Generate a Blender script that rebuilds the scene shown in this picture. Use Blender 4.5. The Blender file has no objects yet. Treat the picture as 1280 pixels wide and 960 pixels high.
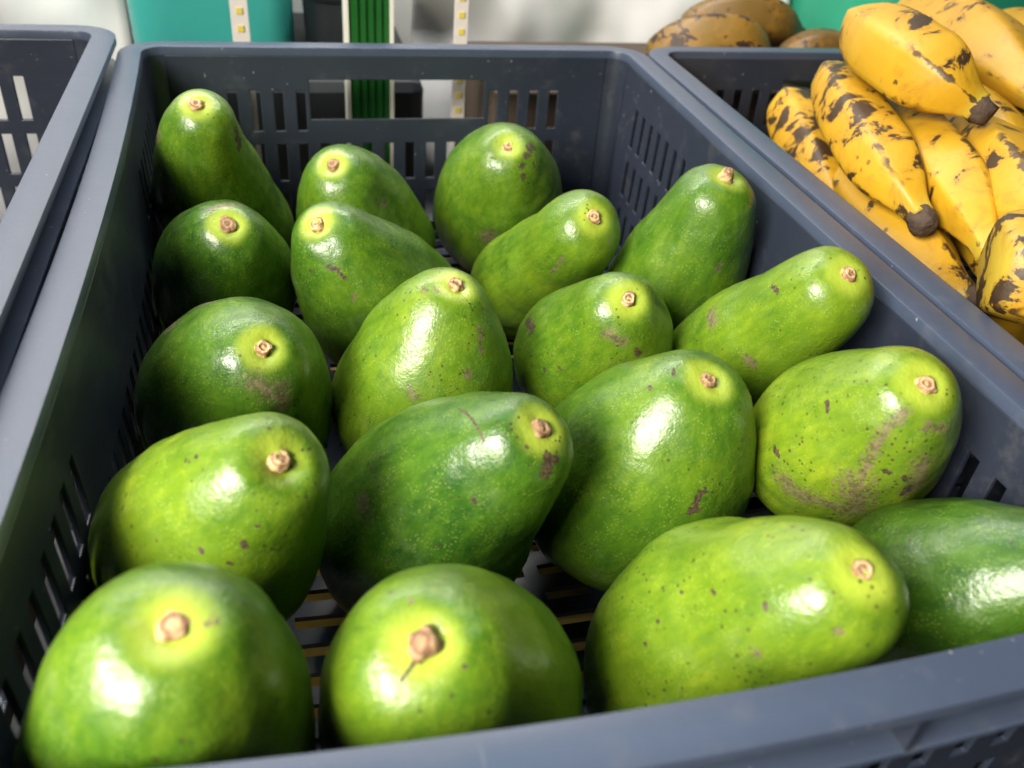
import bpy, bmesh, math, random
from mathutils import Vector, Matrix, noise

# ------------------------------------------------------------------ camera, light, exposure
scene = bpy.context.scene
C = scene.collection
cam_data = bpy.data.cameras.new('camera')
cam = bpy.data.objects.new('camera', cam_data); C.objects.link(cam)
cam_right = Vector((0.970798, -0.228265, 0.073801)); cam_up = Vector((0.075191, 0.581652, 0.809955)); cam_fwd = Vector((0.227811, 0.780754, -0.581829))
m3 = Matrix((cam_right, cam_up, -cam_fwd)).transposed()
cam.matrix_world = Matrix.Translation((0.090685, -0.131888, 0.194732)) @ m3.to_4x4()
cam_data.sensor_width = 36; cam_data.lens = 1124.37 / 1280 * 36
cam_data.clip_start = 0.01; cam_data.clip_end = 60
cam_data.dof.use_dof = True; cam_data.dof.focus_distance = 0.43; cam_data.dof.aperture_fstop = 10.0
scene.camera = cam

world = bpy.data.worlds.new('World'); scene.world = world; world.use_nodes = True
wbg = world.node_tree.nodes['Background']
wbg.inputs['Color'].default_value = (0.80, 0.90, 1.0, 1); wbg.inputs['Strength'].default_value = 0.008

def area_lamp(name, loc, target, size, size_y, power, color):
    l = bpy.data.lights.new(name, 'AREA'); l.shape = 'RECTANGLE'; l.size = size; l.size_y = size_y
    l.energy = power; l.color = color
    o = bpy.data.objects.new(name, l); C.objects.link(o); o.location = loc
    o.rotation_euler = (Vector(target) - Vector(loc)).to_track_quat('-Z', 'Y').to_euler()
    return o
key = area_lamp('shop_front_light', (-0.58, -0.40, 0.56), (0.13, 0.00, -0.06), 0.60, 0.52, 13.0, (1.0, 0.95, 0.84)); key.data.spread = math.radians(90)
area_lamp('open_sky_light', (0.28, 0.48, 0.95), (0.18, 0.00, 0.0), 0.9, 0.34, 3.0, (0.52, 0.76, 1.0))
area_lamp('added_backdrop_light', (-0.05, 0.70, 0.62), (-0.05, 0.95, 0.0), 1.1, 0.08, 15, (1.0, 0.96, 0.90))  # unseen lamp added to brighten the white backdrop
scene.view_settings.view_transform = 'Standard'; scene.view_settings.look = 'None'
scene.view_settings.exposure = 0.0; scene.view_settings.gamma = 1.0
scene.render.engine = 'CYCLES'
scene.cycles.max_bounces = 6; scene.cycles.diffuse_bounces = 3; scene.cycles.glossy_bounces = 3; scene.cycles.caustics_reflective = False

# ------------------------------------------------------------------ helpers
def link(name, mesh, mat=None, parent=None, smooth=False):
    if mat: mesh.materials.append(mat)
    if smooth: mesh.polygons.foreach_set('use_smooth', [True] * len(mesh.polygons))
    o = bpy.data.objects.new(name, mesh); C.objects.link(o)
    if parent: o.parent = parent
    return o
def obj(name, verts, faces, mat, parent=None, smooth=False):
    me = bpy.data.meshes.new(name); me.from_pydata([tuple(v) for v in verts], [], faces); me.update()
    bm = bmesh.new(); bm.from_mesh(me); bmesh.ops.recalc_face_normals(bm, faces=bm.faces); bm.to_mesh(me); bm.free()
    return link(name, me, mat, parent, smooth)
def bevel(o, w, seg=2, angle=40):
    m = o.modifiers.new('bevel', 'BEVEL'); m.width = w; m.segments = seg; m.limit_method = 'ANGLE'; m.angle_limit = math.radians(angle)
    return o
def tag(o, label, cat, group=None):
    o['label'] = label; o['category'] = cat
    if group: o['group'] = group
    return o
def empty(name, loc=(0, 0, 0)):
    o = bpy.data.objects.new(name, None); C.objects.link(o); o.location = loc; o.empty_display_size = 0.02
    return o
def structure(o): o['kind'] = 'structure'; return o
def box_vf(x0, x1, y0, y1, z0, z1):
    v = [(x, y, z) for x in (x0, x1) for y in (y0, y1) for z in (z0, z1)]
    f = [(0, 1, 3, 2), (4, 6, 7, 5), (0, 4, 5, 1), (2, 3, 7, 6), (0, 2, 6, 4), (1, 5, 7, 3)]
    return v, f
def box(name, b, mat, parent=None, bev=0.0):
    v, f = box_vf(*b); o = obj(name, v, f, mat, parent)
    if bev: bevel(o, bev)
    return o

# ------------------------------------------------------------------ node helpers
class NT:
    def __init__(s, tree): s.t = tree
    def n(s, typ, **kw):
        nd = s.t.nodes.new(typ)
        for k, v in kw.items():
            if k.startswith('i_'): nd.inputs[k[2:].replace('_', ' ')].default_value = v
            else: setattr(nd, k, v)
        return nd
    def put(s, sock, val):
        if isinstance(val, bpy.types.NodeSocket): s.t.links.new(val, sock)
        elif val is not None: sock.default_value = val
    def math(s, op, a, b=None, c=None, clamp=False):
        nd = s.n('ShaderNodeMath', operation=op, use_clamp=clamp)
        for k, v in enumerate((a, b, c)): s.put(nd.inputs[k], v)
        return nd.outputs[0]
    def vec(s, op, a, b=None, out=0):
        nd = s.n('ShaderNodeVectorMath', operation=op)
        s.put(nd.inputs[0], a); s.put(nd.inputs[1], b)
        return nd.outputs[out]
    def mix(s, fac, a, b, mode='MIX'):
        nd = s.n('ShaderNodeMix', data_type='RGBA', blend_type=mode)
        s.put(nd.inputs[0], fac); s.put(nd.inputs[6], a if not isinstance(a, tuple) else a + (1,) * (4 - len(a)))
        s.put(nd.inputs[7], b if not isinstance(b, tuple) else b + (1,) * (4 - len(b)))
        return nd.outputs[2]
    def noise(s, vec, scale, detail=3, rough=0.55, dist=0.0):
        nd = s.n('ShaderNodeTexNoise'); s.put(nd.inputs['Vector'], vec)
        nd.inputs['Scale'].default_value = scale; nd.inputs['Detail'].default_value = detail
        nd.inputs['Roughness'].default_value = rough; nd.inputs['Distortion'].default_value = dist
        return nd.outputs['Fac']
    def step(s, x, lo, hi):
        nd = s.n('ShaderNodeMapRange', interpolation_type='SMOOTHSTEP')
        s.put(nd.inputs[0], x); s.put(nd.inputs[1], lo); s.put(nd.inputs[2], hi); nd.inputs[3].default_value = 0; nd.inputs[4].default_value = 1
        return nd.outputs[0]
    def bump(s, h, strength, distance, normal=None):
        nd = s.n('ShaderNodeBump'); nd.inputs['Strength'].default_value = strength; nd.inputs['Distance'].default_value = distance
        s.put(nd.inputs['Height'], h)
        if normal is not None: s.put(nd.inputs['Normal'], normal)
        return nd.outputs[0]
def material(name):
    m = bpy.data.materials.new(name); m.use_nodes = True
    t = NT(m.node_tree); return m, t, m.node_tree.nodes['Principled BSDF']
def plain(name, col, rough=0.5, metal=0.0, var=0.15, scale=40, bump=0.0):
    m, t, b = material(name)
    co = t.n('ShaderNodeTexCoord').outputs['Object']
    k = t.noise(co, scale, 5)
    lo = tuple(c * (1 - var) for c in col); hi = tuple(min(1, c * (1 + var)) for c in col)
    t.put(b.inputs['Base Color'], t.mix(k, lo, hi)); b.inputs['Roughness'].default_value = rough; b.inputs['Metallic'].default_value = metal
    if bump: t.put(b.inputs['Normal'], t.bump(k, bump, 0.002))
    return m

# ------------------------------------------------------------------ materials
def crate_material(name, lo, hi, wear):
    m, t, b = material(name)
    co = t.n('ShaderNodeTexCoord').outputs['Object']
    big = t.noise(co, 9, 4); fine = t.noise(co, 420, 3); streak = t.noise(t.vec('MULTIPLY', co, (18, 18, 190)), 1.0, 4, 0.6)
    col = t.mix(big, lo, hi)
    dust = t.step(t.noise(co, 55, 6, 0.7), 0.52, 0.80)
    col = t.mix(t.math('MULTIPLY', dust, 0.25), col, (0.13, 0.13, 0.125))
    scr = t.math('MULTIPLY', t.step(t.noise(t.vec('MULTIPLY', co, (35, 420, 420)), 1.0, 3, 0.6), 0.66, 0.74), t.step(t.noise(co, 30, 3), 0.48, 0.66))
    scr = t.math('MAXIMUM', scr, t.math('MULTIPLY', t.step(t.noise(t.vec('MULTIPLY', co, (420, 35, 420)), 1.0, 3, 0.6), 0.66, 0.74), t.step(t.noise(co, 24, 3), 0.50, 0.66)))
    col = t.mix(t.math('MULTIPLY', scr, wear), col, (0.20, 0.21, 0.23))
    specks = t.step(t.noise(co, 260, 2, 0.5), 0.735, 0.775)
    col = t.mix(t.math('MULTIPLY', specks, 0.6), col, (0.30, 0.30, 0.28))
    t.put(b.inputs['Base Color'], col)
    r = t.math('MULTIPLY_ADD', streak, 0.14, 0.30); t.put(b.inputs['Roughness'], t.math('MULTIPLY_ADD', dust, 0.18, r))
    n = t.bump(fine, 0.10, 0.0005); t.put(b.inputs['Normal'], t.bump(big, 0.25, 0.003, n))
    return m
CRATE = crate_material('crate_plastic', (0.015, 0.019, 0.032), (0.025, 0.031, 0.048), 0.12)
RIM = crate_material('worn_sky_sheen_rim', (0.034, 0.046, 0.078), (0.053, 0.068, 0.106), 0.20)  # paler and bluer than the walls: reflected sky put into the rim colour

def scar_group():
    g = bpy.data.node_groups.new('scar_mask', 'ShaderNodeTree')
    for nm, ty in (('Position', 'NodeSocketVector'), ('Start', 'NodeSocketVector'), ('Span', 'NodeSocketVector'), ('InvLen2', 'NodeSocketFloat'), ('Radius', 'NodeSocketFloat'), ('Noise', 'NodeSocketFloat')):
        g.interface.new_socket(nm, in_out='INPUT', socket_type=ty)
    g.interface.new_socket('Depth', in_out='OUTPUT', socket_type='NodeSocketFloat')
    t = NT(g); i = t.n('NodeGroupInput'); o = t.n('NodeGroupOutput')
    pa = t.vec('SUBTRACT', i.outputs['Position'], i.outputs['Start'])
    h = t.math('MULTIPLY', t.vec('DOT_PRODUCT', pa, i.outputs['Span'], out=1), i.outputs['InvLen2'], clamp=True)
    nd = t.n('ShaderNodeVectorMath', operation='SCALE'); t.put(nd.inputs[0], i.outputs['Span']); t.put(nd.inputs['Scale'], h)
    dist = t.vec('LENGTH', t.vec('SUBTRACT', pa, nd.outputs[0]), out=1)
    k = t.math('DIVIDE', dist, i.outputs['Radius'])                       # 0 centre .. 1 edge
    t.put(o.inputs[0], t.math('ADD', t.math('SUBTRACT', 1.0, k), t.math('MULTIPLY', t.math('SUBTRACT', i.outputs['Noise'], 0.5), 3.6)))
    return g
SCAR = scar_group()

def skin(idx, tip, yellow, speck, scars):
    m, t, b = material('avocado_skin')
    co = t.n('ShaderNodeTexCoord').outputs['Object']
    p = t.vec('ADD', co, (idx * 1.37, idx * 0.71, idx * 2.13))
    big = t.noise(p, 22, 3, 0.5, 0.3); mid = t.noise(p, 70, 4, 0.6)
    lon = t.noise(t.vec('MULTIPLY', p, (260, 260, 40)), 1.0, 4, 0.6)       # streaks running along the fruit
    k = t.math('ADD', t.math('MULTIPLY_ADD', big, 0.75, -0.375 + yellow), t.math('MULTIPLY_ADD', mid, 0.42, -0.21))
    k = t.math('ADD', k, t.math('MULTIPLY_ADD', lon, 0.60, -0.30), clamp=True)
    ramp = t.n('ShaderNodeValToRGB'); e = ramp.color_ramp.elements
    e[0].position = 0.0; e[0].color = (0.015, 0.060, 0.006, 1)
    e[1].position = 1.0; e[1].color = (0.235, 0.305, 0.013, 1)
    x = e.new(0.35); x.color = (0.054, 0.126, 0.007, 1)
    x = e.new(0.7); x.color = (0.124, 0.204, 0.009, 1)
    t.put(ramp.inputs[0], k); col = ramp.outputs[0]
    # pale lenticels
    vor = t.n('ShaderNodeTexVoronoi'); t.put(vor.inputs['Vector'], t.vec('MULTIPLY', p, (1, 1, 0.7))); vor.inputs['Scale'].default_value = 820
    dots = t.math('SUBTRACT', 1.0, t.step(vor.outputs['Distance'], 0.20, 0.42))
    pick = t.step(t.noise(p, 130, 2), 0.36, 0.66)
    col = t.mix(t.math('MULTIPLY', t.math('MULTIPLY', dots, pick), 0.26), col, (0.30, 0.38, 0.07))
    # pale halo round the stalk
    d = t.vec('DISTANCE', co, (0, 0, tip), out=1)
    halo = t.math('SUBTRACT', 1.0, t.step(t.math('ADD', d, t.math('MULTIPLY_ADD', mid, 0.006, -0.003)), 0.0060, 0.0145))
    col = t.mix(t.math('MULTIPLY', halo, 0.75), col, (0.38, 0.46, 0.05))
    # waxy bloom
    bloom = t.step(t.noise(p, 34, 5, 0.65), 0.55, 0.78)
    col = t.mix(t.math('MULTIPLY', bloom, 0.20), col, (0.20, 0.25, 0.13))
    # tiny dark freckles
    v2 = t.n('ShaderNodeTexVoronoi'); t.put(v2.inputs['Vector'], p); v2.inputs['Scale'].default_value = 300
    fre = t.math('SUBTRACT', 1.0, t.step(t.math('ADD', v2.outputs['Distance'], t.math('MULTIPLY_ADD', lon, 0.3, -0.15)), 0.13, 0.24))
    fre = t.math('MULTIPLY', fre, t.step(t.noise(p, 48, 3, 0.6), 0.62 - 0.24 * speck, 0.70 - 0.20 * speck))
    col = t.mix(t.math('MULTIPLY', fre, 0.8), col, (0.045, 0.022, 0.012))
    rough_add = None
    n_d = t.noise(p, 330, 5, 0.65); n_s = t.noise(p, 780, 4, 0.7)
    dmask = rmask = None
    for (a, bb, r, kind) in scars:
        span = Vector(bb) - Vector(a); l2 = max(span.length_squared, 1e-9)
        g = t.n('ShaderNodeGroup'); g.node_tree = SCAR
        t.put(g.inputs['Position'], co); g.inputs['Start'].default_value = a; g.inputs['Span'].default_value = span
        g.inputs['InvLen2'].default_value = 1 / l2; g.inputs['Radius'].default_value = r * (1.45 if kind else 3.1)
        t.put(g.inputs['Noise'], (t.math('MULTIPLY_ADD', n_d, 0.35, 0.33) if r < 0.0013 else n_d) if kind else n_s)
        if kind:
            s_ = t.step(g.outputs[0], 0.25, 0.5); dmask = s_ if dmask is None else t.math('MAXIMUM', dmask, s_)
        else:
            s_ = t.step(g.outputs[0], 0.55, 0.80); rmask = s_ if rmask is None else t.math('MAXIMUM', rmask, s_)
    rough = t.math('MULTIPLY_ADD', mid, 0.36, 0.17)
    if rmask is not None:
        col = t.mix(t.math('MULTIPLY', rmask, 0.82), col, t.mix(t.step(n_d, 0.38, 0.62), (0.070, 0.040, 0.030), (0.175, 0.110, 0.075))); rough = t.math('ADD', rough, t.math('MULTIPLY', rmask, 0.3))
    if dmask is not None:
        col = t.mix(t.math('MULTIPLY', dmask, 0.93), col, t.mix(t.step(n_s, 0.42, 0.62), (0.022, 0.012, 0.008), (0.105, 0.058, 0.034))); rough = t.math('ADD', rough, t.math('MULTIPLY', dmask, 0.3))
    t.put(b.inputs['Base Color'], col); t.put(b.inputs['Roughness'], rough)
    b.inputs['IOR'].default_value = 1.48
    b.inputs['Coat Weight'].default_value = 0.15; b.inputs['Coat Roughness'].default_value = 0.18
    hgt = t.math('MULTIPLY_ADD', t.noise(p, 520, 2, 0.6), 0.5, t.noise(p, 95, 3, 0.6))
    n3 = t.bump(hgt, 0.30, 0.0015)
    t.put(b.inputs['Normal'], n3); t.put(b.inputs['Coat Normal'], n3)
    return m

def stalk_material():
    m, t, b = material('stalk_cork')
    co = t.n('ShaderNodeTexCoord').outputs['Object']
    k = t.noise(co, 420, 5, 0.7)
    ring = t.math('SINE', t.math('MULTIPLY', t.vec('LENGTH', co, out=1), 3200.0))
    k2 = t.math('MULTIPLY_ADD', ring, 0.12, k)
    col = t.mix(t.step(k2, 0.32, 0.68), (0.20, 0.095, 0.045), (0.60, 0.40, 0.20))
    rnd = t.n('ShaderNodeObjectInfo').outputs['Random']
    col = t.mix(t.math('MULTIPLY', t.step(rnd, 0.25, 1.0), 0.65), col, (0.15, 0.075, 0.04))
    t.put(b.inputs['Base Color'], col); b.inputs['Roughness'].default_value = 0.75
    t.put(b.inputs['Normal'], t.bump(k2, 0.8, 0.001))
    return m
STALK = stalk_material()

def banana_material(idx, length, bruise, dull):  # dull scales the peel down; bananas behind the crates get their shade this way
    m, t, b = material('banana_peel')
    co = t.n('ShaderNodeTexCoord').outputs['Object']
    uv = t.n('ShaderNodeUVMap', uv_map='peel').outputs[0]
    sep = t.n('ShaderNodeSeparateXYZ'); t.put(sep.inputs[0], uv)
    p = t.vec('ADD', co, (idx * 0.83, idx * 1.91, idx * 0.37))
    k = t.noise(p, 26, 4)
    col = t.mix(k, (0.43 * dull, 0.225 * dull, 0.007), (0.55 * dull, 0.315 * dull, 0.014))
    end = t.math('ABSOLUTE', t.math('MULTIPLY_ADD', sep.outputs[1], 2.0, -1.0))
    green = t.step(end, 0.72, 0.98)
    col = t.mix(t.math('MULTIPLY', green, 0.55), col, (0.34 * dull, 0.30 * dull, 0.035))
    st = t.vec('ADD', t.vec('MULTIPLY', uv, (7.0, 2.3, 0)), (idx * 3.1, idx * 1.7, 0))
    blot = t.noise(t.vec('ADD', p, (0.3, 0.1, 0.7)), 42, 6, 0.64, 0.5)
    bl = t.step(blot, 0.625 - 0.10 * bruise, 0.665 - 0.10 * bruise)
    halo = t.step(blot, 0.53 - 0.10 * bruise, 0.64 - 0.10 * bruise)
    col = t.mix(t.math('MULTIPLY', halo, 0.38), col, (0.30, 0.13, 0.012))
    col = t.mix(t.math('MULTIPLY', bl, 0.96), col, (0.022, 0.010, 0.005))
    v = t.n('ShaderNodeTexVoronoi'); t.put(v.inputs['Vector'], p); v.inputs['Scale'].default_value = 85
    sp = t.math('SUBTRACT', 1.0, t.step(t.math('ADD', v.outputs['Distance'], t.math('MULTIPLY_ADD', t.noise(p, 300, 3), 0.3, -0.15)), 0.10, 0.18))
    sp = t.math('MULTIPLY', sp, t.step(t.noise(p, 38, 2), 0.5, 0.62))
    col = t.mix(t.math('MULTIPLY', sp, 0.85), col, (0.05, 0.022, 0.010))
    # bruised ridges
    rid = t.math('ABSOLUTE', t.math('SUBTRACT', t.math('FRACT', t.math('MULTIPLY_ADD', sep.outputs[0], 5.0, 0.5)), 0.5))
    rm = t.math('SUBTRACT', 1.0, t.step(t.math('ADD', rid, t.math('MULTIPLY_ADD', t.noise(p, 120, 4), 0.5, -0.25)), 0.015, 0.09))
    rm = t.math('MULTIPLY', rm, t.step(t.noise(p, 24, 3), 0.50, 0.60))
    col = t.mix(t.math('MULTIPLY', rm, 0.9), col, (0.03, 0.014, 0.007))
    t.put(b.inputs['Base Color'], col); b.inputs['Roughness'].default_value = 0.48
    t.put(b.inputs['Normal'], t.bump(t.noise(p, 180, 4), 0.25, 0.0012))
    return m
TIP = plain('banana_tip_brown', (0.060, 0.036, 0.022), 0.8, var=0.6, scale=300, bump=0.8)

# ------------------------------------------------------------------ plastic crates
W, D, H, TAPER, RC, TH = 0.36, 0.56, 0.15, 0.03, 0.014, 0.0026
def crate(label, origin, bow_left=0.0, bow_right=0.0, bow_front=0.0, group='slotted plastic crates side by side'):
    root = empty('plastic_crate', origin); tag(root, label, 'crate', group)
    def warp(x, y, z):
        t = min(1, max(0, y / D)); s = min(1, max(0, x / W)); a = 4 * t * (1 - t); c = 4 * s * (1 - s)
        return (x + bow_left * a * (1 - s) + bow_right * a * s, y + bow_front * c * (1 - t), z)
    def ring(o, z, n=14, nc=5):
        # closed loop at outward offset o (from the inner rim line) and height z
        tp = TAPER * max(0.0, -z); r = RC - tp + o; pts = []
        cs = [(W - RC, RC, -90), (W - RC, D - RC, 0), (RC, D - RC, 90), (RC, RC, 180)]
        for q, (cx, cy, a0) in enumerate(cs):
            for j in range(nc + 1):
                a = math.radians(a0 + 90 * j / nc); pts.append((cx + r * math.cos(a), cy + r * math.sin(a), z))
            nx, ny, a1 = cs[(q + 1) % 4]; a = math.radians(a0 + 90)
            p0 = pts[-1]; p1 = (nx + r * math.cos(a), ny + r * math.sin(a), z)
            for j in range(1, n): pts.append(tuple(p0[k] + (p1[k] - p0[k]) * j / n for k in range(3)))
        return [warp(*p) for p in pts]
    def sweep(name, prof):
        loops = [ring(o, z) for o, z in prof]; n = len(loops[0]); v = [p for l in loops for p in l]; f = []
        for a in range(len(loops)):
            b_ = (a + 1) % len(loops)
            for j in range(n): f.append((a * n + j, a * n + (j + 1) % n, b_ * n + (j + 1) % n, b_ * n + j))
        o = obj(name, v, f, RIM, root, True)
        o.data.set_sharp_from_angle(angle=math.radians(28)); return o
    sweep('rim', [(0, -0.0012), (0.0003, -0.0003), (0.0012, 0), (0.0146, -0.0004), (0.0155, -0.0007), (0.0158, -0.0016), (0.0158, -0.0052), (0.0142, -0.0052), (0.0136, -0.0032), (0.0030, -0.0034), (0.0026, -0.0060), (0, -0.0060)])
    sweep('lower_flange', [(TH + 0.0001, -0.0200), (0.0150, -0.0200), (0.0156, -0.0206), (0.0156, -0.0226), (0.0150, -0.0232), (TH + 0.0001, -0.0232)])
    zs = [-0.0061, -0.0315, -0.0620, -0.0725, -0.1020, -0.1125, -0.1405, -H]
    rows = {1, 3, 5}
    def panel(name, ub, holes, place):
        # ub: breaks along the wall; holes(u_mid, row) -> True where the cell is open; place(u, z, w) -> 3d
        nu, nz = len(ub), len(zs); idx = {}; v = []; f = []
        def vert(i, j, w):
            k = (i, j, w)
            if k not in idx: idx[k] = len(v); v.append(warp(*place(ub[i], zs[j], w)))
            return idx[k]
        solid = [[not holes((ub[i] + ub[i + 1]) / 2, (zs[j] + zs[j + 1]) / 2) for j in range(nz - 1)] for i in range(nu - 1)]
        for i in range(nu - 1):
            for j in range(nz - 1):
                if not solid[i][j]: continue
                for w in (0, 1): f.append((vert(i, j, w), vert(i + 1, j, w), vert(i + 1, j + 1, w), vert(i, j + 1, w)))
                for di, dj, e in ((-1, 0, ((i, j), (i, j + 1))), (1, 0, ((i + 1, j), (i + 1, j + 1))), (0, -1, ((i, j), (i + 1, j))), (0, 1, ((i, j + 1), (i + 1, j + 1)))):
                    a, c = i + di, j + dj
                    if not (0 <= a < nu - 1 and 0 <= c < nz - 1) or not solid[a][c]:
                        f.append((vert(*e[0], 0), vert(*e[1], 0), vert(*e[1], 1), vert(*e[0], 1)))
        return bevel(obj(name, v, f, CRATE, root), 0.0007, 2, 50)
    SW = 0.0068
    # short ends: 16 columns of slots, a hand hole in the top row
    cols = [0.0575 + 0.0165 * k for k in range(16)]
    hx0, hx1, hz0, hz1 = 0.1135, 0.2480, -0.0535, -0.0235
    ub = sorted(set([RC, W - RC] + [c - SW / 2 for c in cols] + [c + SW / 2 for c in cols] + [hx0, hx1]))
    zs_end = sorted(set(zs + [hz0, hz1]), reverse=True)
    zs_side = list(zs)
    def hole_end(u, z):
        if hx0 < u < hx1 and hz0 < z < hz1: return True
        top = -0.062 < z < -0.0315; lo = (-0.102 < z < -0.0725) or (-0.1405 < z < -0.1125)
        if not (top or lo): return False
        if top and hx0 - 0.006 < u < hx1 + 0.006: return False
        return any(abs(u - c) < SW / 2 for c in cols)
    zs = zs_end
    tp = lambda z: TAPER * max(0, -z)
    panel('end_wall', ub, hole_end, lambda u, z, w: (u, D - tp(z) + w * TH, z))
    panel('end_wall', ub, hole_end, lambda u, z, w: (u, tp(z) - w * TH, z))
    # long sides: slot groups at both ends, lower rows all along
    zs = zs_side
    colsl = [0.0477 + 0.0165 * k for k in range(7)] + [0.5123 - 0.0165 * k for k in range(7)]
    mid = [0.1797 + 0.0165 * k for k in range(13)]
    ub2 = sorted(set([RC, D - RC] + [c + s * SW / 2 for c in colsl + mid for s in (-1, 1)]))
    def hole_side(u, z):
        top = -0.062 < z < -0.0315; lo = (-0.102 < z < -0.0725) or (-0.1405 < z < -0.1125)
        if top: return any(abs(u - c) < SW / 2 for c in colsl)
        return lo and any(abs(u - c) < SW / 2 for c in colsl + mid)
    panel('side_wall', ub2, hole_side, lambda u, z, w: (tp(z) - w * TH, u, z))
    panel('side_wall', ub2, hole_side, lambda u, z, w: (W - tp(z) + w * TH, u, z))
    # rounded corners of the wall
    for cx, cy, a0 in ((W - RC, RC, -90), (W - RC, D - RC, 0), (RC, D - RC, 90), (RC, RC, 180)):
        v = []; f = []; zl = [-0.0061, -0.05, -0.10, -H]; nc = 6
        for w in (0, 1):
            for z in zl:
                for j in range(nc + 1):
                    a = math.radians(a0 + 90 * j / nc); r = RC - tp(z) + w * TH
                    v.append(warp(cx + r * math.cos(a), cy + r * math.sin(a), z))
        q = lambda w, k, j: (w * len(zl) + k) * (nc + 1) + j
        for w in (0, 1):
            for k in range(len(zl) - 1):
                for j in range(nc): f.append((q(w, k, j), q(w, k, j + 1), q(w, k + 1, j + 1), q(w, k + 1, j)))
        obj('corner_wall', v, f, CRATE, root, True)
    # webs between rim and lower flange
    def web(x0, x1, y0, y1):
        v, f = box_vf(x0, x1, y0, y1, -0.0199, -0.0036); obj('web', [warp(*p) for p in v], f, CRATE, root)
    for x in (0.020, 0.117, 0.243, 0.340):
        web(x - 0.0011, x + 0.0011, -0.0150, -TH); web(x - 0.0011, x + 0.0011, D + TH, D + 0.0150)
    # slotted floor
    t0 = TAPER * H + 0.0003
    xs = [t0]; n = 11; pitch = (W - 2 * t0 - 0.008) / n
    for k in range(n): xs += [t0 + 0.008 + k * pitch, t0 + k * pitch + pitch]
    xs.append(W - t0); xs = sorted(set(round(x, 5) for x in xs))
    ny = 34; py = (D - 2 * t0 - 0.009) / ny; ys = [t0]
    for k in range(ny): ys += [t0 + 0.009 + k * py, t0 + (k + 1) * py]
    ys.append(D - t0); ys = sorted(set(round(y, 5) for y in ys))
    idx = {}; v = []; f = []
    def vt(i, j, w):
        k = (i, j, w)
        if k not in idx: idx[k] = len(v); v.append(warp(xs[i], ys[j], -H + (0.0 if w == 0 else -0.003)))
        return idx[k]
    op = lambda i, j: (i % 2 == 1) and (j % 2 == 1) and 0 < i < len(xs) - 2 and 0 < j < len(ys) - 2
    nx_, ny_ = len(xs) - 1, len(ys) - 1
    for i in range(nx_):
        for j in range(ny_):
            if op(i, j): continue
            for w in (0, 1): f.append((vt(i, j, w), vt(i + 1, j, w), vt(i + 1, j + 1, w), vt(i, j + 1, w)))
            for di, dj, e in ((-1, 0, ((i, j), (i, j + 1))), (1, 0, ((i + 1, j), (i + 1, j + 1))), (0, -1, ((i, j), (i + 1, j))), (0, 1, ((i, j + 1), (i + 1, j + 1)))):
                a, c = i + di, j + dj
                if not (0 <= a < nx_ and 0 <= c < ny_) or op(a, c): f.append((vt(*e[0], 0), vt(*e[1], 0), vt(*e[1], 1), vt(*e[0], 1)))
    obj('floor_grid', v, f, CRATE, root)
    return root
crate('blue-grey slotted plastic crate holding the green avocados', (0, 0, 0), 0.0073, -0.0018, -0.0100)
crate('empty blue-grey slotted plastic crate, its rim higher than its neighbour', (-0.3905, 0.004, 0.009))
crate('blue-grey slotted plastic crate holding the spotted yellow bananas', (0.3935, 0.0, 0.0))

# ------------------------------------------------------------------ what the crates stand on
STEEL = plain('grey_steel', (0.10, 0.105, 0.11), 0.45, 0.6)
BOARD = plain('yellow_board', (0.30, 0.20, 0.03), 0.6, var=0.3, scale=14)
for y in (0.09, 0.28, 0.47):
    lab = {0.09: 'dark steel rail under the front end of the crates', 0.28: 'dark steel rail under the middle of the crates', 0.47: 'dark steel rail under the back end of the crates'}[y]
    tag(box('support_rail', (-0.42, 0.80, y - 0.010, y + 0.010, -0.1835, -0.1535), STEEL, bev=0.001), lab, 'rail')

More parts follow.
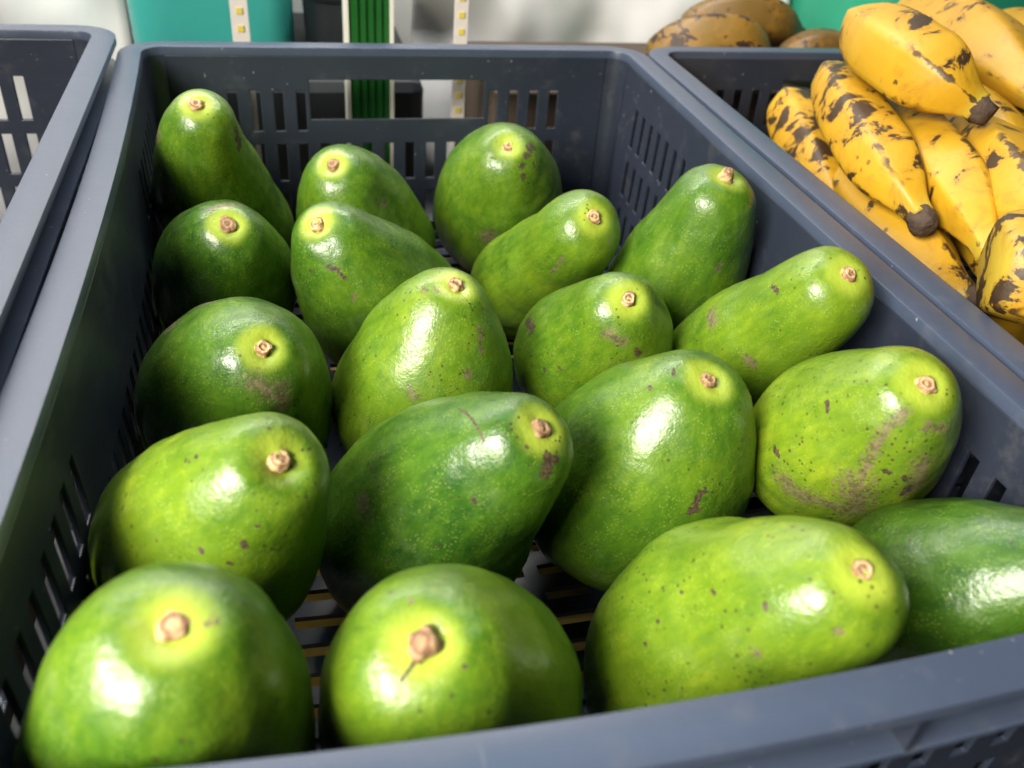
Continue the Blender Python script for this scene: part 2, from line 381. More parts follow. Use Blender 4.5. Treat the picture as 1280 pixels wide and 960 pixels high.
# ------------------------------------------------------------------ avocados
# base sphere centre, neck sphere centre, base radius, neck ratio, bend
AVO = [
 (0.0522,0.4698,-0.0993,0.0457,0.4127,-0.0033,0.0422,0.4666,-0.0059,0.0011,0.0004),
 (0.1468,0.451,-0.1042,0.1275,0.4206,-0.049,0.0459,0.5977,-0.0014,0.0018,0.0006),
 (0.2478,0.485,-0.0999,0.2409,0.4474,-0.0467,0.0498,0.5559,-0.0012,0.0011,0.0007),
 (0.245,0.3918,-0.1127,0.2543,0.3193,-0.0354,0.0374,0.6449,-0.0012,-0.0018,-0.0017),
 (0.313,0.3199,-0.101,0.3227,0.2968,-0.0118,0.0432,0.5756,0.0017,-0.0003,0),
 (0.0498,0.3722,-0.0935,0.0569,0.3364,-0.0429,0.0429,0.5432,-0.001,0.0014,0.0012),
 (0.1486,0.3546,-0.1027,0.1154,0.3298,-0.0427,0.0473,0.5032,-0.0005,-0.0025,-0.0015),
 (0.1528,0.256,-0.1012,0.1627,0.2441,-0.0423,0.0475,0.5368,-0.0009,-0.0021,-0.0004),
 (0.2493,0.2669,-0.0872,0.2466,0.227,-0.0344,0.0409,0.5335,0.0036,-0.0016,-0.0008),
 (0.3199,0.2404,-0.0923,0.3258,0.1797,-0.0004,0.0372,0.5677,-0.0033,0.0004,0.0004),
 (0.0576,0.2536,-0.0962,0.0706,0.2225,-0.049,0.0481,0.5414,-0.0026,0.0032,0.0029),
 (0.0469,0.1419,-0.082,0.0765,0.1107,-0.0178,0.044,0.511,-0.0028,-0.0033,-0.0004),
 (0.1382,0.1601,-0.1029,0.1685,0.1208,-0.0248,0.0475,0.4598,-0.0031,0.001,0.0017),
 (0.2409,0.1654,-0.0934,0.2489,0.1465,-0.0376,0.0516,0.5768,-0.0015,-0.0021,-0.0005),
 (0.3215,0.1357,-0.0536,0.3176,0.1055,-0.0068,0.0398,0.587,-0.0013,-0.0021,-0.0013),
 (0.043,0.0435,-0.0773,0.0526,0.0292,-0.0115,0.0434,0.6774,0.0004,0.0021,0.0007),
 (0.1353,0.0616,-0.099,0.1222,0.034,-0.0317,0.0474,0.6319,0.0028,0.0001,0.0006),
 (0.2362,0.062,-0.104,0.2441,0.0249,-0.0124,0.0462,0.4939,-0.0062,0.0052,0.0026),
 (0.3248,0.0592,-0.0644,0.3357,0.0278,-0.0247,0.036,0.6158,-0.0059,-0.0014,0.0005),
]
SCARS_AND_PATCHES = {
 1: [((0.0193,-0.0055,0.1104),(0.0198,-0.0078,0.1022),0.0036,1), ((-0.0247,-0.0024,0.1078),(-0.0273,-0.0034,0.1018),0.0021,0)],  # first entry: plain dark patch on the right flank near the neck
 2: [((0.0246,-0.0157,0.066),(0.0243,-0.0177,0.0635),0.0016,0)],
 3: [((0.0157,-0.0013,0.0882),(0.0142,-0.0035,0.089),0.0034,1), ((0.0126,-0.0072,0.0891),(0.0106,-0.0091,0.0894),0.0022,1), ((0.0072,-0.015,0.0876),(0.0071,-0.0159,0.087),0.0022,1), ((0.008,-0.0197,0.0832),(0.008,-0.0201,0.0828),0.0022,1), ((0.0161,-0.0125,0.0842),(0.0161,-0.0129,0.084),0.0014,1), ((-0.0174,-0.04,0.0358),(-0.0153,-0.0396,0.0395),0.0040,0)],
 4: [((-0.0169,-0.0215,0.0991),(-0.0148,-0.0177,0.1135),0.0009,0)],
 5: [((0.0006,-0.0321,0.0746),(0.0003,-0.031,0.0784),0.0011,0)],
 6: [((-0.0087,0.0101,0.0815),(0.0072,0.0152,0.0785),0.0014,0)],
 7: [((-0.0006,-0.0228,0.0828),(0.0034,-0.0246,0.0798),0.0013,1), ((0.0031,-0.0252,0.0792),(0.0048,-0.0273,0.0756),0.0013,1), ((-0.0128,-0.0194,0.0821),(-0.0125,-0.0199,0.0818),0.0011,1), ((0.0042,-0.0332,0.0659),(0.0043,-0.0335,0.0653),0.0013,0)],
 8: [((-0.0186,-0.0358,0.045),(-0.0174,-0.0367,0.0443),0.0019,0), ((-0.0154,-0.0022,0.0811),(-0.0151,-0.0029,0.0812),0.0011,0), ((-0.0101,-0.0042,0.0839),(-0.0095,-0.0054,0.0839),0.0011,0), ((0.0062,-0.0331,0.058),(0.0072,-0.0335,0.0568),0.0015,0), ((0.0111,-0.0192,0.0742),(0.0125,-0.0262,0.065),0.0011,0)],
 9: [((-0.0336,0.0181,0.0157),(-0.0339,0.0112,0.0241),0.0031,1), ((-0.0106,-0.0145,0.0787),(-0.0038,-0.018,0.078),0.0023,0), ((0.0039,-0.0218,0.0727),(0.0066,-0.0231,0.07),0.0016,1), ((-0.0321,-0.0146,0.0288),(-0.0318,-0.0152,0.0291),0.0013,1), ((-0.0271,-0.0175,0.0403),(-0.0268,-0.018,0.0405),0.0012,1)],
 10: [((-0.0226,0.0073,0.1069),(-0.0228,0.0031,0.1089),0.0013,1), ((-0.0317,0.0139,0.0632),(-0.0334,0.007,0.0667),0.0025,0), ((-0.0261,-0.0171,0.0767),(-0.0244,-0.0192,0.0766),0.0020,0)],
 11: [((-0.0041,-0.0152,0.0787),(0.0098,-0.0197,0.072),0.0032,0), ((0.0078,-0.0168,0.0763),(0.0106,-0.022,0.067),0.0033,0), ((-0.0366,0.0344,0.0336),(-0.0348,0.0278,0.0408),0.0029,0), ((-0.021,0.0397,0.0426),(-0.0155,0.0369,0.0514),0.0024,0)],
 12: [((-0.0207,-0.0239,0.0703),(-0.0203,-0.0245,0.0698),0.0011,1), ((-0.0092,-0.0245,0.0794),(-0.0081,-0.0256,0.0781),0.0011,1), ((-0.0066,-0.0209,0.0856),(-0.0063,-0.0211,0.0854),0.0007,1), ((-0.0242,0.0048,0.0802),(-0.0241,0.0043,0.0807),0.0008,1), ((-0.012,-0.0286,0.0709),(-0.0107,-0.0291,0.0708),0.0008,1)],
 13: [((-0.0213,0.0164,0.0914),(-0.0198,-0.0023,0.1021),0.0005,1), ((0.0023,-0.0113,0.1111),(0.0014,-0.016,0.1073),0.0029,1), ((0.0049,-0.0105,0.111),(0.0055,-0.0112,0.1105),0.0018,1), ((-0.0195,-0.0187,0.0882),(-0.0188,-0.0198,0.0876),0.0010,1), ((-0.0445,-0.0023,0.0438),(-0.0439,-0.0051,0.045),0.0023,0), ((-0.0074,-0.0073,0.1117),(-0.0071,-0.0076,0.1117),0.0009,1)],
 14: [((-0.0032,-0.0376,0.0591),(-0.0045,-0.0415,0.0514),0.0024,1), ((-0.0228,0.0019,0.0785),(-0.0227,0.0013,0.0787),0.0010,1), ((-0.0134,0.0063,0.0853),(-0.0145,0.003,0.0853),0.0007,1)],
 15: [((-0.0108,-0.0086,0.0748),(-0.0168,-0.0143,0.0657),0.0016,0), ((-0.0168,-0.0143,0.0657),(-0.0192,-0.0263,0.0475),0.0019,0), ((-0.0194,-0.0273,0.0453),(-0.0151,-0.0353,0.0294),0.0054,0), ((-0.0001,-0.0257,0.0601),(0.0036,-0.0325,0.046),0.0037,0), ((-0.001,-0.0319,0.0483),(-0.0003,-0.0336,0.0443),0.0024,1), ((-0.0272,0.0043,0.0547),(-0.0281,0.001,0.054),0.0010,1), ((-0.0381,-0.0049,0.0235),(-0.0379,-0.0061,0.024),0.0018,1), ((-0.0361,-0.0164,0.0189),(-0.0305,-0.0253,0.0211),0.0035,0), ((-0.0052,-0.0286,0.0545),(-0.0039,-0.0296,0.0529),0.0012,1), ((-0.0132,-0.0254,0.0556),(-0.0117,-0.0262,0.0555),0.0013,1), ((-0.0032,-0.0148,0.0737),(0.0054,-0.0164,0.0717),0.0016,0), ((-0.0302,-0.0248,0.0246),(-0.0201,-0.033,0.0281),0.0028,0), ((-0.0128,-0.0163,0.0675),(-0.0125,-0.0166,0.0674),0.0006,1)],
 16: [((0.0249,-0.0137,0.0756),(0.0252,-0.0137,0.0748),0.0009,1), ((0.0075,-0.0005,0.0964),(0.0097,0.0008,0.0957),0.0008,0), ((-0.0184,-0.0109,0.0881),(-0.0183,-0.0112,0.0881),0.0005,0)],
 17: [((-0.0002,-0.0009,0.1039),(-0.0034,-0.0053,0.1032),0.0007,1), ((-0.0034,-0.0053,0.1032),(-0.0068,-0.0086,0.1018),0.0006,1), ((0.0103,-0.0078,0.101),(0.0105,-0.008,0.1008),0.0007,1), ((-0.002,0.0134,0.1007),(-0.0018,0.013,0.1009),0.0007,0)],
 18: [((-0.0326,0.0093,0.0887),(-0.0325,0.008,0.0893),0.0008,1), ((-0.0373,0.0145,0.076),(-0.0373,0.0141,0.0763),0.0007,1), ((-0.0427,0.0085,0.0635),(-0.0426,0.0082,0.0638),0.0007,1), ((-0.0109,-0.0145,0.113),(-0.01,-0.0154,0.1127),0.0009,0), ((-0.0251,-0.0019,0.1023),(-0.0249,-0.0027,0.1024),0.0010,1), ((-0.0263,-0.0126,0.0913),(-0.0258,-0.0132,0.0915),0.0010,0), ((-0.0448,0.0033,0.0553),(-0.0447,0.0029,0.0556),0.0007,1)],
}
#      yellow speck label
LOOK = [
 (0.42, 0.2, 'tall upright avocado in the back corner beside the empty crate'),
 (0.34, 0.2, 'small smooth avocado below the hand hole of the end wall'),
 (0.44, 0.3, 'avocado with a cluster of dark spots beside its stalk, against the end wall'),
 (0.54, 0.2, 'knobbly long-necked avocado lying with its rounded neck and stalk raised'),
 (0.36, 0.2, 'upright avocado with a long bright gloss streak, against the side wall'),
 (0.22, 0.2, 'round dark green avocado next to the side wall, before the tall corner one'),
 (0.32, 0.2, 'avocado with small brown scratches on its face, stalk turned aside'),
 (0.52, 0.6, 'pear-shaped olive green avocado with dull speckled skin, in the middle of the crate'),
 (0.46, 0.5, 'avocado with a pale ring round a pink stalk scar and brown scuffs below'),
 (0.56, 0.4, 'long avocado leaning on the side wall, yellow ring at one edge of its stalk'),
 (0.30, 0.4, 'round avocado with a brown scuffed patch beneath its broken stalk'),
 (0.58, 0.7, 'light green lopsided avocado with a deep hollow around its stalk'),
 (0.24, 0.6, 'large avocado with a thin dark scratch and a dark scab by its stalk'),
 (0.36, 0.4, 'large smooth avocado with a single dark scab low on its side'),
 (0.66, 0.9, 'yellow-green avocado with heavy brown russet scarring, by the side wall'),
 (0.46, 0.3, 'big bright green avocado with a thick light brown stalk stub'),
 (0.50, 0.3, 'avocado with a thin brown twig mark trailing from its stalk'),
 (0.60, 0.7, 'long freckled light green avocado lying behind the front rim'),
 (0.20, 0.3, 'dark green avocado partly hidden in the front corner beside the banana crate'),
]
def avocado(i):
    v = AVO[i]; P0, P1, R, kk, bend = Vector(v[0:3]), Vector(v[3:6]), v[6], v[7], Vector(v[8:11])
    yellow, speck, label = LOOK[i]
    ax = P1 - P0; h = ax.length; z = ax / h
    y = z.cross(Vector((1, 0, 0))).normalized(); x = y.cross(z)
    rot = Matrix((x, y, z)).transposed()
    bl = Vector((bend.dot(x), bend.dot(y), bend.dot(z)))
    rnd = random.Random(100 + i)
    ts = [k / 48 for k in range(49)]
    sph = [(Vector((0, 0, h * t)) + bl * (4 * t * (1 - t)), R * (1 + (kk - 1) * t ** 1.7)) for t in ts]
    top = h + R * kk
    cen = sph[17][0]; pole = (Vector((0, 0, top)) - cen).normalized()
    e1 = pole.cross(Vector((0, 1, 0))).normalized(); e2 = pole.cross(e1)
    rel = [(c - cen, r, (c - cen).length_squared - r * r) for c, r in sph]
    NR, NS = 84, 84
    off = Vector((i * 7.3, i * 3.1, i * 5.7)); dim = 0.0026 + 0.0016 * rnd.random(); sg = 0.0072 + 0.002 * rnd.random()
    if i == 11: dim, sg = 0.0070, 0.0105
    if i in (15, 16): dim, sg = 0.0042, 0.0100
    if i in (3, 9, 17): dim = 0.0020
    amp = 0.0017; waist = {3: 0.0030, 9: 0.0022, 17: 0.0026, 0: 0.0012, 12: 0.0010}.get(i, 0.0); ph0 = rnd.uniform(0, 6.28)
    def shape(phi, ang):
        d = pole * math.cos(phi) + (e1 * math.cos(ang) + e2 * math.sin(ang)) * math.sin(phi)
        ls = []
        for c, r, q in rel:
            bb = d.dot(c); disc = bb * bb - q
            if disc > 0: ls.append(bb + math.sqrt(disc))
        l = max(ls); p = cen + d * l
        q = p * 22 + off
        p += d * (amp * (noise.noise(q) * 1.4 + 0.6 * noise.noise(q * 2.3)) + 0.00035 * noise.noise(q * 6))
        if waist: p -= d * (waist * math.exp(-((p.z - h * 0.80) / 0.016) ** 2))
        if phi < 1.5:
            rho = l * math.sin(phi)
            p -= pole * (dim * math.exp(-(rho / sg) ** 2) * (1 + 0.3 * math.sin(ang + ph0)))
        return p
    verts = [shape(math.pi, 0.0)]; faces = []
    for a in range(1, NR):
        phi = math.pi * (1 - a / NR) ** 1.35
        for j in range(NS): verts.append(shape(phi, 2 * math.pi * j / NS))
    verts.append(shape(0.0, 0.0))
    for j in range(NS): faces.append((0, 1 + j, 1 + (j + 1) % NS))
    for a in range(NR - 2):
        b0 = 1 + a * NS
        for j in range(NS): faces.append((b0 + j, b0 + NS + j, b0 + NS + (j + 1) % NS, b0 + (j + 1) % NS))
    last = len(verts) - 1; b0 = 1 + (NR - 2) * NS
    for j in range(NS): faces.append((b0 + j, last, b0 + (j + 1) % NS))
    me = bpy.data.meshes.new('avocado'); me.from_pydata([tuple(p) for p in verts], [], faces); me.update()
    bm = bmesh.new(); bm.from_mesh(me); bmesh.ops.recalc_face_normals(bm, faces=bm.faces); bm.to_mesh(me); bm.free()
    def on_skin(pt):
        d = (Vector(pt) - cen).normalized(); c = max(-1, min(1, d.dot(pole)))
        return shape(math.acos(c), math.atan2(d.dot(e2), d.dot(e1)))
    marks = []
    for p_, q_, r_, k_ in SCARS_AND_PATCHES.get(i + 1, []):
        p_, q_ = Vector(p_), Vector(q_); ns = max(1, min(5, int((q_ - p_).length / (5 * r_))))
        for g_ in range(ns): marks.append((tuple(on_skin(p_.lerp(q_, g_ / ns))), tuple(on_skin(p_.lerp(q_, (g_ + 1) / ns))), r_, k_))
    o = link('avocado', me, skin(i + 1, top, yellow, speck, marks), None, True)
    o.matrix_world = Matrix.Translation(P0) @ rot.to_4x4()
    tag(o, label, 'avocado', 'avocados lying in the crate')
    # corky stalk stub sitting in the hollow
    sr = 0.0033 + 0.0008 * rnd.random(); sh = 0.0008 + 0.0008 * rnd.random()
    if i in (15, 16): sr, sh = 0.0044, 0.0022
    if i in (7, 4): sr, sh = 0.0036, 0.0020
    if i == 4: sh = 0.0050
    hollow = rnd.random() < 0.35
    prof = [(1.14, -0.0030), (1.10, -0.0004), (1.03, 0.30 * sh), (0.92, 0.75 * sh), (0.76, 0.98 * sh), (0.58, 0.95 * sh if hollow else 1.04 * sh), (0.42, (0.55 if hollow else 0.98) * sh), (0.20, (0.60 if hollow else 1.05) * sh)]
    sv = []; sf = []; n = 18
    for r_, z_ in prof:
        for j in range(n):
            a = 2 * math.pi * j / n; k_ = 1 + 0.42 * noise.noise(Vector((math.cos(a) * 1.4, math.sin(a) * 1.4, i * 3.7 + z_ * 260)))
            sv.append((sr * r_ * k_ * math.cos(a), sr * r_ * k_ * math.sin(a), z_ + 0.0007 * noise.noise(Vector((math.cos(a) * 2 * r_, math.sin(a) * 2 * r_, i * 1.9)))))
    for a in range(len(prof) - 1):
        for j in range(n): sf.append((a * n + j, a * n + (j + 1) % n, (a + 1) * n + (j + 1) % n, (a + 1) * n + j))
    sv.append((0, 0, (0.6 if hollow else 1.0) * sh)); c = len(sv) - 1; b1 = (len(prof) - 1) * n
    for j in range(n): sf.append((b1 + j, b1 + (j + 1) % n, c))
    s_ = obj('stalk', sv, sf, STALK, o, True); s_.location = verts[last] + pole * 0.0004; s_.rotation_euler = pole.to_track_quat('Z', 'Y').to_euler()
    return o
for i in range(len(AVO)): avocado(i)

# ------------------------------------------------------------------ bananas
def catmull(P, t):
    n = len(P) - 1; x = t * n; k = min(int(x), n - 1); u = x - k
    p1, p2 = P[k], P[k + 1]; p0 = P[k - 1] if k else p1 * 2 - p2; p3 = P[k + 2] if k + 2 <= n else p2 * 2 - p1
    return 0.5 * ((2 * p1) + (p2 - p0) * u + (2 * p0 - 5 * p1 + 4 * p2 - p3) * u * u + (3 * p1 - p0 - 3 * p2 + p3) * u ** 3)
def banana(idx, pts, R, label, bruise=0.3, dull=1.0, blunt=0.35, neck=0.36, group='bananas heaped in the crate', tips=(True, True)):
    P = [Vector(p) for p in pts]; R *= 0.95; NR, NS = 48, 40
    mid = sum(P, Vector()) / len(P)
    cen = [catmull(P, k / NR) for k in range(NR + 1)]
    verts = []; faces = []; uvs = []
    side = None; frames = []
    for k in range(NR + 1):
        tan = (cen[min(k + 1, NR)] - cen[max(k - 1, 0)]).normalized()
        if side is None: side = tan.cross(Vector((0, 0, 1))).normalized()
        side = (side - tan * side.dot(tan)).normalized(); up = side.cross(tan); frames.append((tan, side, up))
        u = k / NR
        a = min(1, u / 0.36); b_ = min(1, (1 - u) / 0.46)
        ra = blunt + (1 - blunt) * math.sqrt(max(0, 1 - (1 - a) ** 2)); rb = neck + (1 - neck) * (b_ * b_ * (3 - 2 * b_))
        r = R * ra * rb
        for j in range(NS):
            th = 2 * math.pi * j / NS
            fa = ((th + idx / 5) % (0.4 * math.pi)) - 0.2 * math.pi
            rr = r * (0.35 + 0.65 * 1.07 * math.cos(0.2 * math.pi) / math.cos(fa) * 1.09) * (1 + 0.02 * math.cos(2 * th)) + 0.0006 * noise.noise(cen[k] * 60 + Vector((math.cos(th), math.sin(th), idx)))
            verts.append(cen[k] + (side * math.cos(th) + up * math.sin(th)) * rr - mid)
    for k in range(NR):
        for j in range(NS): faces.append((k * NS + j, k * NS + (j + 1) % NS, (k + 1) * NS + (j + 1) % NS, (k + 1) * NS + j))
    faces.append(tuple(range(NS - 1, -1, -1))); faces.append(tuple(NR * NS + j for j in range(NS)))
    me = bpy.data.meshes.new('banana'); me.from_pydata([tuple(p) for p in verts], [], faces); me.update()
    uvl = me.uv_layers.new(name='peel')
    for poly in me.polygons:
        js = [me.loops[l].vertex_index % NS for l in poly.loop_indices]; wrap = max(js) - min(js) > NS / 2
        for l in poly.loop_indices:
            vi = me.loops[l].vertex_index; j = vi % NS
            if wrap and j == 0: j = NS
            uvl.data[l].uv = (j / NS + idx / (10 * math.pi), (vi // NS) / NR)
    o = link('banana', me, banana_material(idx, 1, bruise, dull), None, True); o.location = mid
    tag(o, label, 'banana', group)
    # dark withered ends
    for e, on in ((0, tips[0]), (NR, tips[1])):
        if not on: continue
        tan, sd, up = frames[e]; d = -tan if e == 0 else tan
        r0 = (verts[e * NS] - (cen[e] - mid)).length
        rng = random.Random(idx * 7 + e); L = 0.006 + 0.005 * rng.random()
        prof = [(1.02, -0.003), (1.05, 0.001), (0.92, L * 0.5), (0.74, L * 0.9), (0.35, L * 0.85)]; sv = []; sf = []; n = 16
        for q, (rr, zz) in enumerate(prof):
            for j in range(n):
                th = 2 * math.pi * j / n; k_ = rr * (1 + 0.45 * (q > 0) * noise.noise(Vector((math.cos(th) * 1.6, math.sin(th) * 1.6, idx + q * 0.5))))
                sv.append(cen[e] - mid + d * zz + (sd * math.cos(th) + up * math.sin(th)) * (r0 * k_))
        for q in range(len(prof) - 1):
            for j in range(n): sf.append((q * n + j, q * n + (j + 1) % n, (q + 1) * n + (j + 1) % n, (q + 1) * n + j))
        sf.append(tuple((len(prof) - 1) * n + j for j in range(n)))
        obj('tip', sv, sf, TIP, o, True)
    return o
banana(1, [(0.480, 0.503, -0.020), (0.469, 0.451, -0.030), (0.450, 0.378, -0.035), (0.440, 0.322, -0.045)], 0.0225, 'heavily blackened banana standing by the crate side wall with dark blotched tip', 1.1)
banana(2, [(0.486, 0.464, 0.012), (0.451, 0.371, 0.012), (0.433, 0.296, 0.005), (0.433, 0.261, -0.005)], 0.0215, 'brown-blotched banana with a dark round tip hanging over the fruit below', 0.85)
banana(3, [(0.490, 0.452, 0.050), (0.463, 0.367, 0.055), (0.468, 0.324, 0.050), (0.481, 0.303, 0.042)], 0.0245, 'thick banana on top of the heap with a big round brown scab', 0.45)
banana(4, [(0.509, 0.418, 0.005), (0.473, 0.318, 0.008), (0.461, 0.262, 0.002), (0.451, 0.222, -0.008)], 0.0215, 'bright yellow banana with one long black bruise along its ridge', 0.3, tips=(True, False))
banana(5, [(0.464, 0.387, -0.030), (0.445, 0.307, -0.027), (0.447, 0.260, -0.032), (0.459, 0.231, -0.040)], 0.0200, 'clean yellow banana lying low along the crate rim', 0.2)
banana(6, [(0.604, 0.557, 0.035), (0.577, 0.460, 0.045), (0.552, 0.375, 0.045), (0.540, 0.315, 0.040)], 0.0270, 'large dull yellow banana with rows of black dots behind the top one', 0.6, 0.8)
banana(7, [(0.530, 0.380, 0.010), (0.494, 0.284, 0.015), (0.478, 0.230, 0.010), (0.470, 0.194, 0.000)], 0.0215, 'yellow banana with branching black cracks beside the bruised one', 0.55)
banana(8, [(0.410, 0.180, 0.010), (0.436, 0.166, 0.012), (0.478, 0.156, 0.004), (0.520, 0.166, -0.012)], 0.0290, 'banana with brown streaked blunt end lying crosswise against the rim', 0.9, blunt=0.74, tips=(False, True))
banana(9, [(0.520, 0.330, -0.030), (0.494, 0.262, -0.026), (0.482, 0.218, -0.028), (0.476, 0.185, -0.036)], 0.0190, 'shaded banana wedged deep between the brighter ones', 0.15)
banana(10, [(0.681, 0.553, 0.020), (0.658, 0.481, 0.030), (0.632, 0.410, 0.035), (0.625, 0.363, 0.030)], 0.0260, 'plain banana at the far side of the heap against green plastic', 0.15, 0.85)
banana(11, [(0.575, 0.370, 0.012), (0.536, 0.280, 0.018), (0.517, 0.225, 0.012), (0.507, 0.190, 0.000)], 0.0205, 'yellow banana next to the one with branching cracks, away from the avocados', 0.45)
banana(12, [(0.556, 0.450, 0.012), (0.530, 0.360, 0.018), (0.514, 0.305, 0.014), (0.508, 0.265, 0.006)], 0.0200, 'half hidden yellow banana tucked under the top one', 0.4)
low = [[(0.42, 0.50, -0.085), (0.50, 0.485, -0.075), (0.58, 0.49, -0.085)], [(0.42, 0.38, -0.090), (0.50, 0.365, -0.078), (0.58, 0.37, -0.088)], [(0.42, 0.27, -0.090), (0.50, 0.255, -0.080), (0.58, 0.26, -0.090)], [(0.43, 0.17, -0.070), (0.51, 0.165, -0.060), (0.60, 0.19, -0.070)], [(0.56, 0.52, -0.03), (0.57, 0.42, -0.015), (0.57, 0.33, -0.02)], [(0.64, 0.50, -0.03), (0.64, 0.40, -0.015), (0.63, 0.30, -0.02)]]
low_labels = ['shadowed banana lying crosswise under the heap next to the end wall', 'shadowed crosswise banana beneath the heavily blackened banana', 'shadowed crosswise banana beneath the low clean one along the rim', 'shadowed crosswise banana under the brown streaked blunt one',
              'shaded lengthwise banana supporting the large dull yellow one', 'shaded lengthwise banana supporting the plain one by the green tub']
for k, p in enumerate(low):
    banana(20 + k, p, 0.022, low_labels[k], 0.4, group='bananas under the heap')

# ------------------------------------------------------------------ behind the crates, simplified shapes for blurred reflections and clutter
WALL = plain('white_wall_paint', (0.80, 0.79, 0.76), 0.35, var=0.06, scale=3)
structure(box('back_wall', (-1.2, 1.6, 0.95, 0.99, -0.9, 0.9), WALL))
structure(box('lower_shelf', (-0.9, 1.2, -0.05, 0.94, -0.47, -0.45), STEEL))
tag(box('yellow_board', (0.03, 0.36, 0.10, 0.58, -0.262, -0.250), BOARD, None, 0.001), 'yellow board lying beneath the slotted floor of the avocado crate', 'board')
SHEET = plain('backdrop_white', (0.78, 0.77, 0.75), 0.22, var=0.08, scale=6)  # white backdrop standing in for bright outdoors and pale mirror reflections
def sheet(label, x0, x1, y, z0, z1, seed):
    v = []; f = []; nx, nz = 70, 40
    for a in range(nx + 1):
        for b_ in range(nz + 1):
            x = x0 + (x1 - x0) * a / nx; z = z0 + (z1 - z0) * b_ / nz
            q = Vector((x * 9 + z * 3, z * 5 - x * 2, seed))
            v.append((x, y + 0.030 * noise.noise(q) + 0.012 * noise.noise(q * 2.7), z))
    for a in range(nx):
        for b_ in range(nz): k = a * (nz + 1) + b_; f.append((k, k + nz + 1, k + nz + 2, k + 1))
    o = obj('backdrop_sheet', v, f, SHEET, None, True); m = o.modifiers.new('thickness', 'SOLIDIFY'); m.thickness = 0.0008
    tag(o, label, 'backdrop sheet'); return o
sheet('wrinkled white sheet standing in for pale reflections, behind the dark box', 0.235, 0.66, 0.86, -0.44, 0.35, 3.3)
sheet('wrinkled white sheet standing in for bright outdoors, behind the empty crate', -0.75, -0.05, 0.86, -0.44, 0.35, 8.1)
GREEN = plain('green_paint', (0.015, 0.11, 0.02), 0.25, var=0.25, scale=20)
TRIM_GLEAM = plain('bright_trim', (0.80, 0.78, 0.68), 0.3, 0.0, var=0.05)  # pale non-metal colour stands in for the gleam of chrome
post = empty('green_post', (0.168, 0.660, -0.45)); tag(post, 'green ribbed post with bright metal edges behind the avocado crate', 'post')
box('post_body', (-0.0165, 0.0165, -0.010, 0.010, 0, 0.80), GREEN, post, 0.001)
for x in (-0.0185, 0.0185): box('edge_trim', (x - 0.0017, x + 0.0017, -0.0125, 0.010, 0, 0.80), TRIM_GLEAM, post, 0.0004)
for x in (-0.0105, -0.004, 0.0025, 0.009): box('post_rib', (x - 0.0014, x + 0.0014, -0.0125, -0.0098, 0, 0.80), GREEN, post, 0.0005)
STRIP = plain('led_strip_white', (0.72, 0.66, 0.62), 0.4, var=0.05)
LED = plain('led_chip_yellow', (0.75, 0.60, 0.10), 0.3, var=0.1)
for x, w, lab in ((0.0655, 0.0068, 'white light strip with yellow chips in front of the teal tub'), (0.2435, 0.0058, 'white light strip with yellow chips hanging before the white wall')):
    r = empty('light_strip', (x, 0.640, -0.30)); tag(r, lab, 'light strip', 'light strips behind the crates')
    box('strip', (-w, w, 0, 0.003, 0, 0.60), STRIP, r, 0.0004)
    for k in range(44): box('light_chip', (-0.0024, 0.0024, -0.0012, -0.0001, 0.008 + k * 0.0134, 0.0125 + k * 0.0134), LED, r)
    
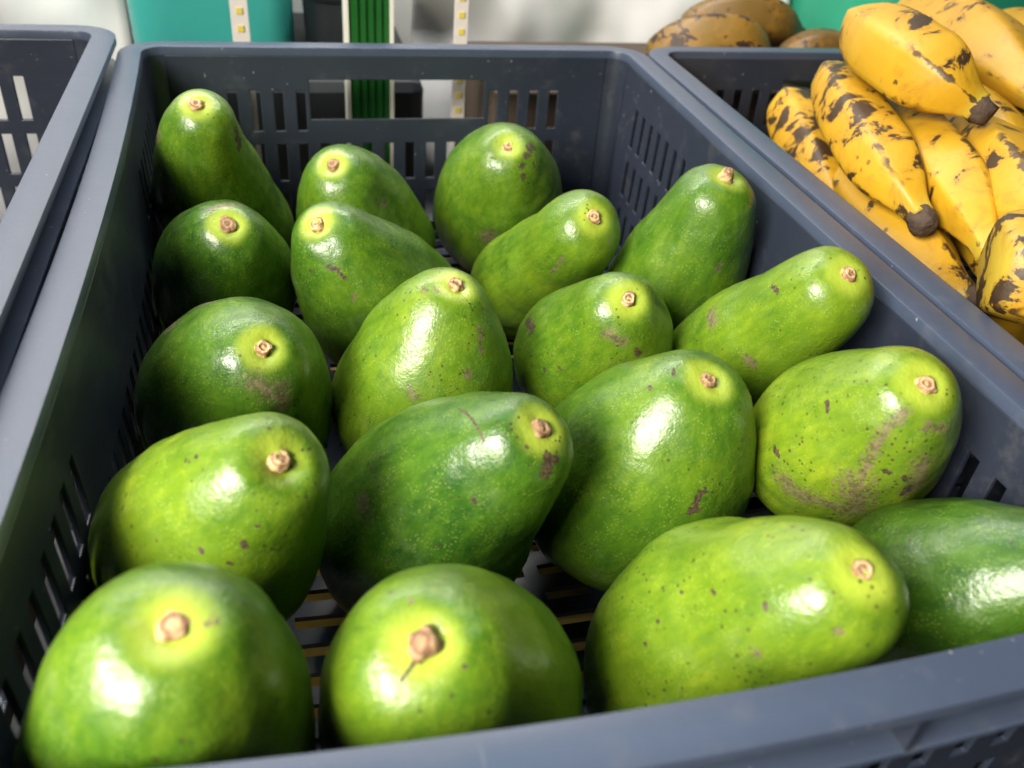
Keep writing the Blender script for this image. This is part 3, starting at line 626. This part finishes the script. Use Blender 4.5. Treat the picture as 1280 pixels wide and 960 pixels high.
TEAL = plain('teal_plastic', (0.05, 0.40, 0.36), 0.35, var=0.1)
def tub(name, label, cat, x0, x1, y0, y1, z0, z1, mat, taper=0.12, lip=0.006):
    r = empty(name, ((x0 + x1) / 2, (y0 + y1) / 2, z0)); tag(r, label, cat)
    a, b_, hh = (x1 - x0) / 2, (y1 - y0) / 2, z1 - z0
    def loop(k, z, n=32):
        out = []
        for j in range(n):
            th = 2 * math.pi * j / n; c, s = math.cos(th), math.sin(th); e = 0.45
            out.append((a * k * math.copysign(abs(c) ** e, c), b_ * k * math.copysign(abs(s) ** e, s), z))
        return out
    ls = [loop(0.02, 0), loop(1 - taper - 0.03, 0), loop(1 - taper, 0.012), loop(1 - taper * 0.5, hh * 0.5), loop(1 - 0.01, hh - 0.012), loop(0.99, hh - 0.011), loop(0.97, hh - 0.012), loop(0.95 - taper * 0.5, hh * 0.5), loop(0.95 - taper, 0.02), loop(0.02, 0.018)]
    v = [p for l in ls for p in l]; f = []
    for q in range(len(ls) - 1):
        for j in range(32): f.append((q * 32 + j, q * 32 + (j + 1) % 32, (q + 1) * 32 + (j + 1) % 32, (q + 1) * 32 + j))
    obj('tub_body', v, f, mat, r, True)
    ls = [loop(0.99, hh - 0.0115), loop(1.03, hh - 0.011), loop(1.035, hh - 0.004), loop(1.0, hh), loop(0.97, hh - 0.004), loop(0.965, hh - 0.011)]
    v = [p for l in ls for p in l]; f = []; n = len(ls)
    for q in range(n):
        for j in range(32): f.append((q * 32 + j, q * 32 + (j + 1) % 32, ((q + 1) % n) * 32 + (j + 1) % 32, ((q + 1) % n) * 32 + j))
    obj('tub_lip', v, f, mat, r, True)
    return r
DARK = plain('dark_plastic', (0.012, 0.016, 0.020), 0.6, var=0.4)
slot_backing = box('dark_backing', (-0.03, 0.222, 0.690, 0.93, -0.4495, -0.064), DARK, None, 0.012); tag(slot_backing, 'added dark chest behind the end wall carrying the teal tub', 'backing')  # dark block added so the end-wall slots look dark
tub('plastic_tub', 'teal plastic tub behind the avocado crate', 'tub', -0.036, 0.112, 0.72, 0.90, -0.0635, 0.12, TEAL, 0.03)
tub('dark_bin', 'dark bin between the teal tub and the green post', 'bin', 0.119, 0.200, 0.72, 0.88, -0.0635, 0.004, DARK, 0.05)
GRN2 = plain('sea_green_plastic', (0.02, 0.26, 0.15), 0.4, var=0.1)
tub('plastic_tub', 'sea green plastic tub behind the banana crate', 'tub', 0.66, 0.98, 0.68, 0.92, -0.4495, 0.14, GRN2)
DARK_BOX = plain('dark_box_brown', (0.055, 0.036, 0.022), 0.8, var=0.25)
cb = box('added_dark_box', (0.268, 0.655, 0.605, 0.76, -0.4495, -0.048), DARK_BOX, None, 0.002); tag(cb, 'added dark brown box that darkens the slots and carries bananas behind the crates', 'box')  # added to keep the slots in front of it dark
banana(31, [(0.415, 0.640, -0.030), (0.455, 0.630, -0.014), (0.500, 0.628, -0.016), (0.535, 0.640, -0.036)], 0.0270, 'shade-darkened banana with black cracks peeking over the end rim', 0.7, 0.36, group='bananas behind the crates')
banana(32, [(0.470, 0.700, -0.020), (0.515, 0.690, -0.008), (0.560, 0.690, -0.012), (0.595, 0.700, -0.024)], 0.0270, 'shade-darkened banana behind the cracked one on the dark box', 0.3, 0.26, group='bananas behind the crates')
banana(33, [(0.545, 0.640, -0.030), (0.575, 0.632, -0.018), (0.605, 0.632, -0.020), (0.632, 0.640, -0.030)], 0.0190, 'small shade-darkened banana at the edge of the dark box', 0.5, 0.22, group='bananas behind the crates')
